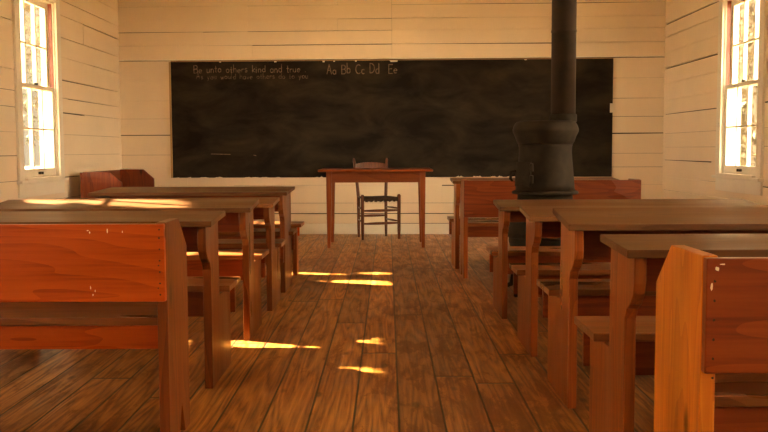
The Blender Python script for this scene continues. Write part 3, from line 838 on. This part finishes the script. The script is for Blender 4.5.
def tree(loc, h, tr, label, leaf, blobs, nleaf, ls, seed, group='trees outside the windows', keep=None, bark=bark_m):
    r = random.Random(seed)
    t = thing('tree', loc, label, 'tree', group)
    bm = bmesh.new()
    n = 9; pts = []; x = y = 0.0
    for i in range(n):
        pts.append((x, y, h * i / (n - 1))); x += r.uniform(-.06, .06) * h / 8; y += r.uniform(-.06, .06) * h / 8
    tube(bm, pts, [tr * (1.35 if i == 0 else 1) * (1 - 0.75 * i / (n - 1)) for i in range(n)], 12)
    for (bx_, by, bz, br) in blobs:
        i = max(2, min(n - 2, int(n * bz / h * 0.8)))
        p = Vector(pts[i]); q = Vector((bx_, by, bz))
        if keep: q = Vector((bx_ - 0.3, min(by, 0.9), bz + 0.8)) if bz > 5 else Vector((bx_ - 0.3, 0.1, bz))
        tube(bm, [p, (p + q) / 2 + Vector((0, 0, 0.1)), q], [tr * 0.3, tr * 0.18, 0.012], 8)
    mesh_obj('trunk', bm, bark, t, smooth=True)
    bm = bmesh.new()
    tot = sum(b[3] ** 2 for b in blobs)
    base = Vector(loc)
    for (bx_, by, bz, br) in blobs:
        for k in range(int(nleaf * br * br / tot)):
            v = Vector((r.gauss(0, 1), r.gauss(0, 1), r.gauss(0, 1))).normalized() * br * (r.random() ** 0.45)
            c = Vector((bx_, by, bz)) + Vector((v.x, v.y, v.z * 0.85))
            u = Vector((r.gauss(0, 1), r.gauss(0, 1), r.gauss(0, 1))).normalized()
            w = u.cross(Vector((r.gauss(0, 1), r.gauss(0, 1), r.gauss(0, 1)))).normalized()
            s = ls * r.uniform(0.7, 1.3)
            P = [c - u * s, c + w * s * .45 - u * s * .1, c + u * s, c - w * s * .45 - u * s * .1]
            if keep and not all(keep(base + q) for q in P + [c]): continue
            bm.faces.new([bm.verts.new(q) for q in P])
    mesh_obj('foliage', bm, leaf, t)
    return t

# trees seen through the left and right far windows
for i, (x, y, h, tr, lf, sd) in enumerate([(-6.2, 17.6, 8, .16, leaf_y, 1), (-8.6, 20.5, 9, .2, leaf_g, 2), (-5.3, 12.6, 7, .10, leaf_y, 3)]):
    lab = ['slim tree with yellow-green leaves behind the left window', 'taller green tree farther off behind the left window', 'young thin pale tree closest to the left window'][i]
    tree((x, y, -0.55), h, tr, lab, lf, [(0, 0, 2.2, 0.9), (0.5, -0.4, 3.6, 1.1), (-0.6, 0.3, 4.6, 1.2), (0.2, .2, 6.0, 1.2)], 900, 0.07, sd)
for i, (x, y, h, tr, lf, sd) in enumerate([(6.9, 17.0, 8, .17, leaf_y, 4), (8.9, 20.6, 9, .22, leaf_y, 5), (5.9, 14.4, 7, .12, leaf_y, 6), (9.4, 24, 9, .25, leaf_g, 7)]):
    lab = ['leafy yellow-green tree seen through the right window', 'bigger yellow-leaved tree farther off behind the right window', 'slim pale-trunked tree close outside the right window', 'dark green tree farthest away behind the right window'][i]
    tree((x, y, -0.55), h, tr, lab, lf, [(0, 0, 1.6, 1.0), (0.4, -0.3, 2.9, 1.2), (-0.5, 0.3, 4.2, 1.3), (0.2, .2, 6.0, 1.4)], 2600, 0.08, sd)

# added, unseen trees that mask the sun; leaves left out to shape its patches
SPOTS = [  # (height of the lit surface, outline of the lit patch on it)
    (0, [(-.50, 6.40), (-.25, 6.44), (-.02, 6.42), (-.02, 6.22), (-.15, 6.22), (-.35, 6.33)]),
    (0, [(-.80, 6.90), (-.50, 6.85), (-.34, 6.80), (-.50, 6.75), (-.80, 6.72)]),
    (0, [(-.20, 6.86), (-.03, 6.92), (-.03, 6.78), (-.17, 6.78)]),
    (.39, [(-1.15, 6.72), (-.80, 6.72), (-.80, 6.97), (-1.15, 6.97)]),
    (0, [(-1.2, 4.45), (-.72, 4.42), (-.4, 4.31), (-.2, 4.24), (-.4, 4.18), (-1.2, 4.15)]),
    (0, [(-.15, 4.33), (-.07, 4.37), (-.07, 4.27), (-.13, 4.28)]),
    (0, [(-.24, 3.80), (-.08, 3.85), (-.08, 3.76), (-.14, 3.76)]),
    (.69, [(-1.58, 4.535), (-1.02, 4.535), (-1.02, 4.31), (-1.2, 4.33), (-1.5, 4.44)]),
    (.69, [(-1.80, 4.535), (-1.62, 4.535), (-1.62, 4.43), (-1.80, 4.46)]),
    (.40, [(-1.15, 4.60), (-.66, 4.60), (-.66, 4.86), (-1.15, 4.86)]),
]
ALLG = [[(y + SS * (x - XL), z + ST * (x - XL)) for x, y in poly] for z, poly in SPOTS]
def inpoly(p, poly):
    x, y = p; ins = False
    for (x0, y0), (x1, y1) in zip(poly, poly[1:] + poly[:1]):
        if (y0 > y) != (y1 > y) and x < (x1 - x0) * (y - y0) / (y1 - y0) + x0: ins = not ins
    return ins
def keep(p):
    k = (XL - p.x)                       # distance to travel in x
    q = (p.y - SS * k, p.z - ST * k)
    return not any(inpoly(q, g) for g in ALLG)
for i, (y, sd) in enumerate([(1.58, 21), (4.10, 22), (6.68, 23), (9.20, 24)]):
    lab = ['dense leafy tree beside the left wall, nearest the rear of the room', 'dense leafy tree beside the left wall, second from the rear',
           'dense leafy tree beside the left wall, third from the rear', 'dense leafy tree beside the left wall, closest to the blackboard end'][i]
    tree((-6.6, y - 1.12, -0.55), 6.0, 0.13, lab, leaf_g,
         [(0.3, 0.77, 3.8, 0.75), (0.3, 1.47, 3.8, 0.75), (0.3, 0.82, 4.5, 0.82), (0.3, 1.42, 4.5, 0.82), (0.2, 0.77, 5.1, 0.8), (0.2, 1.47, 5.1, 0.8)], 13000, 0.055, sd,
         group='dense trees along the left wall', keep=keep)
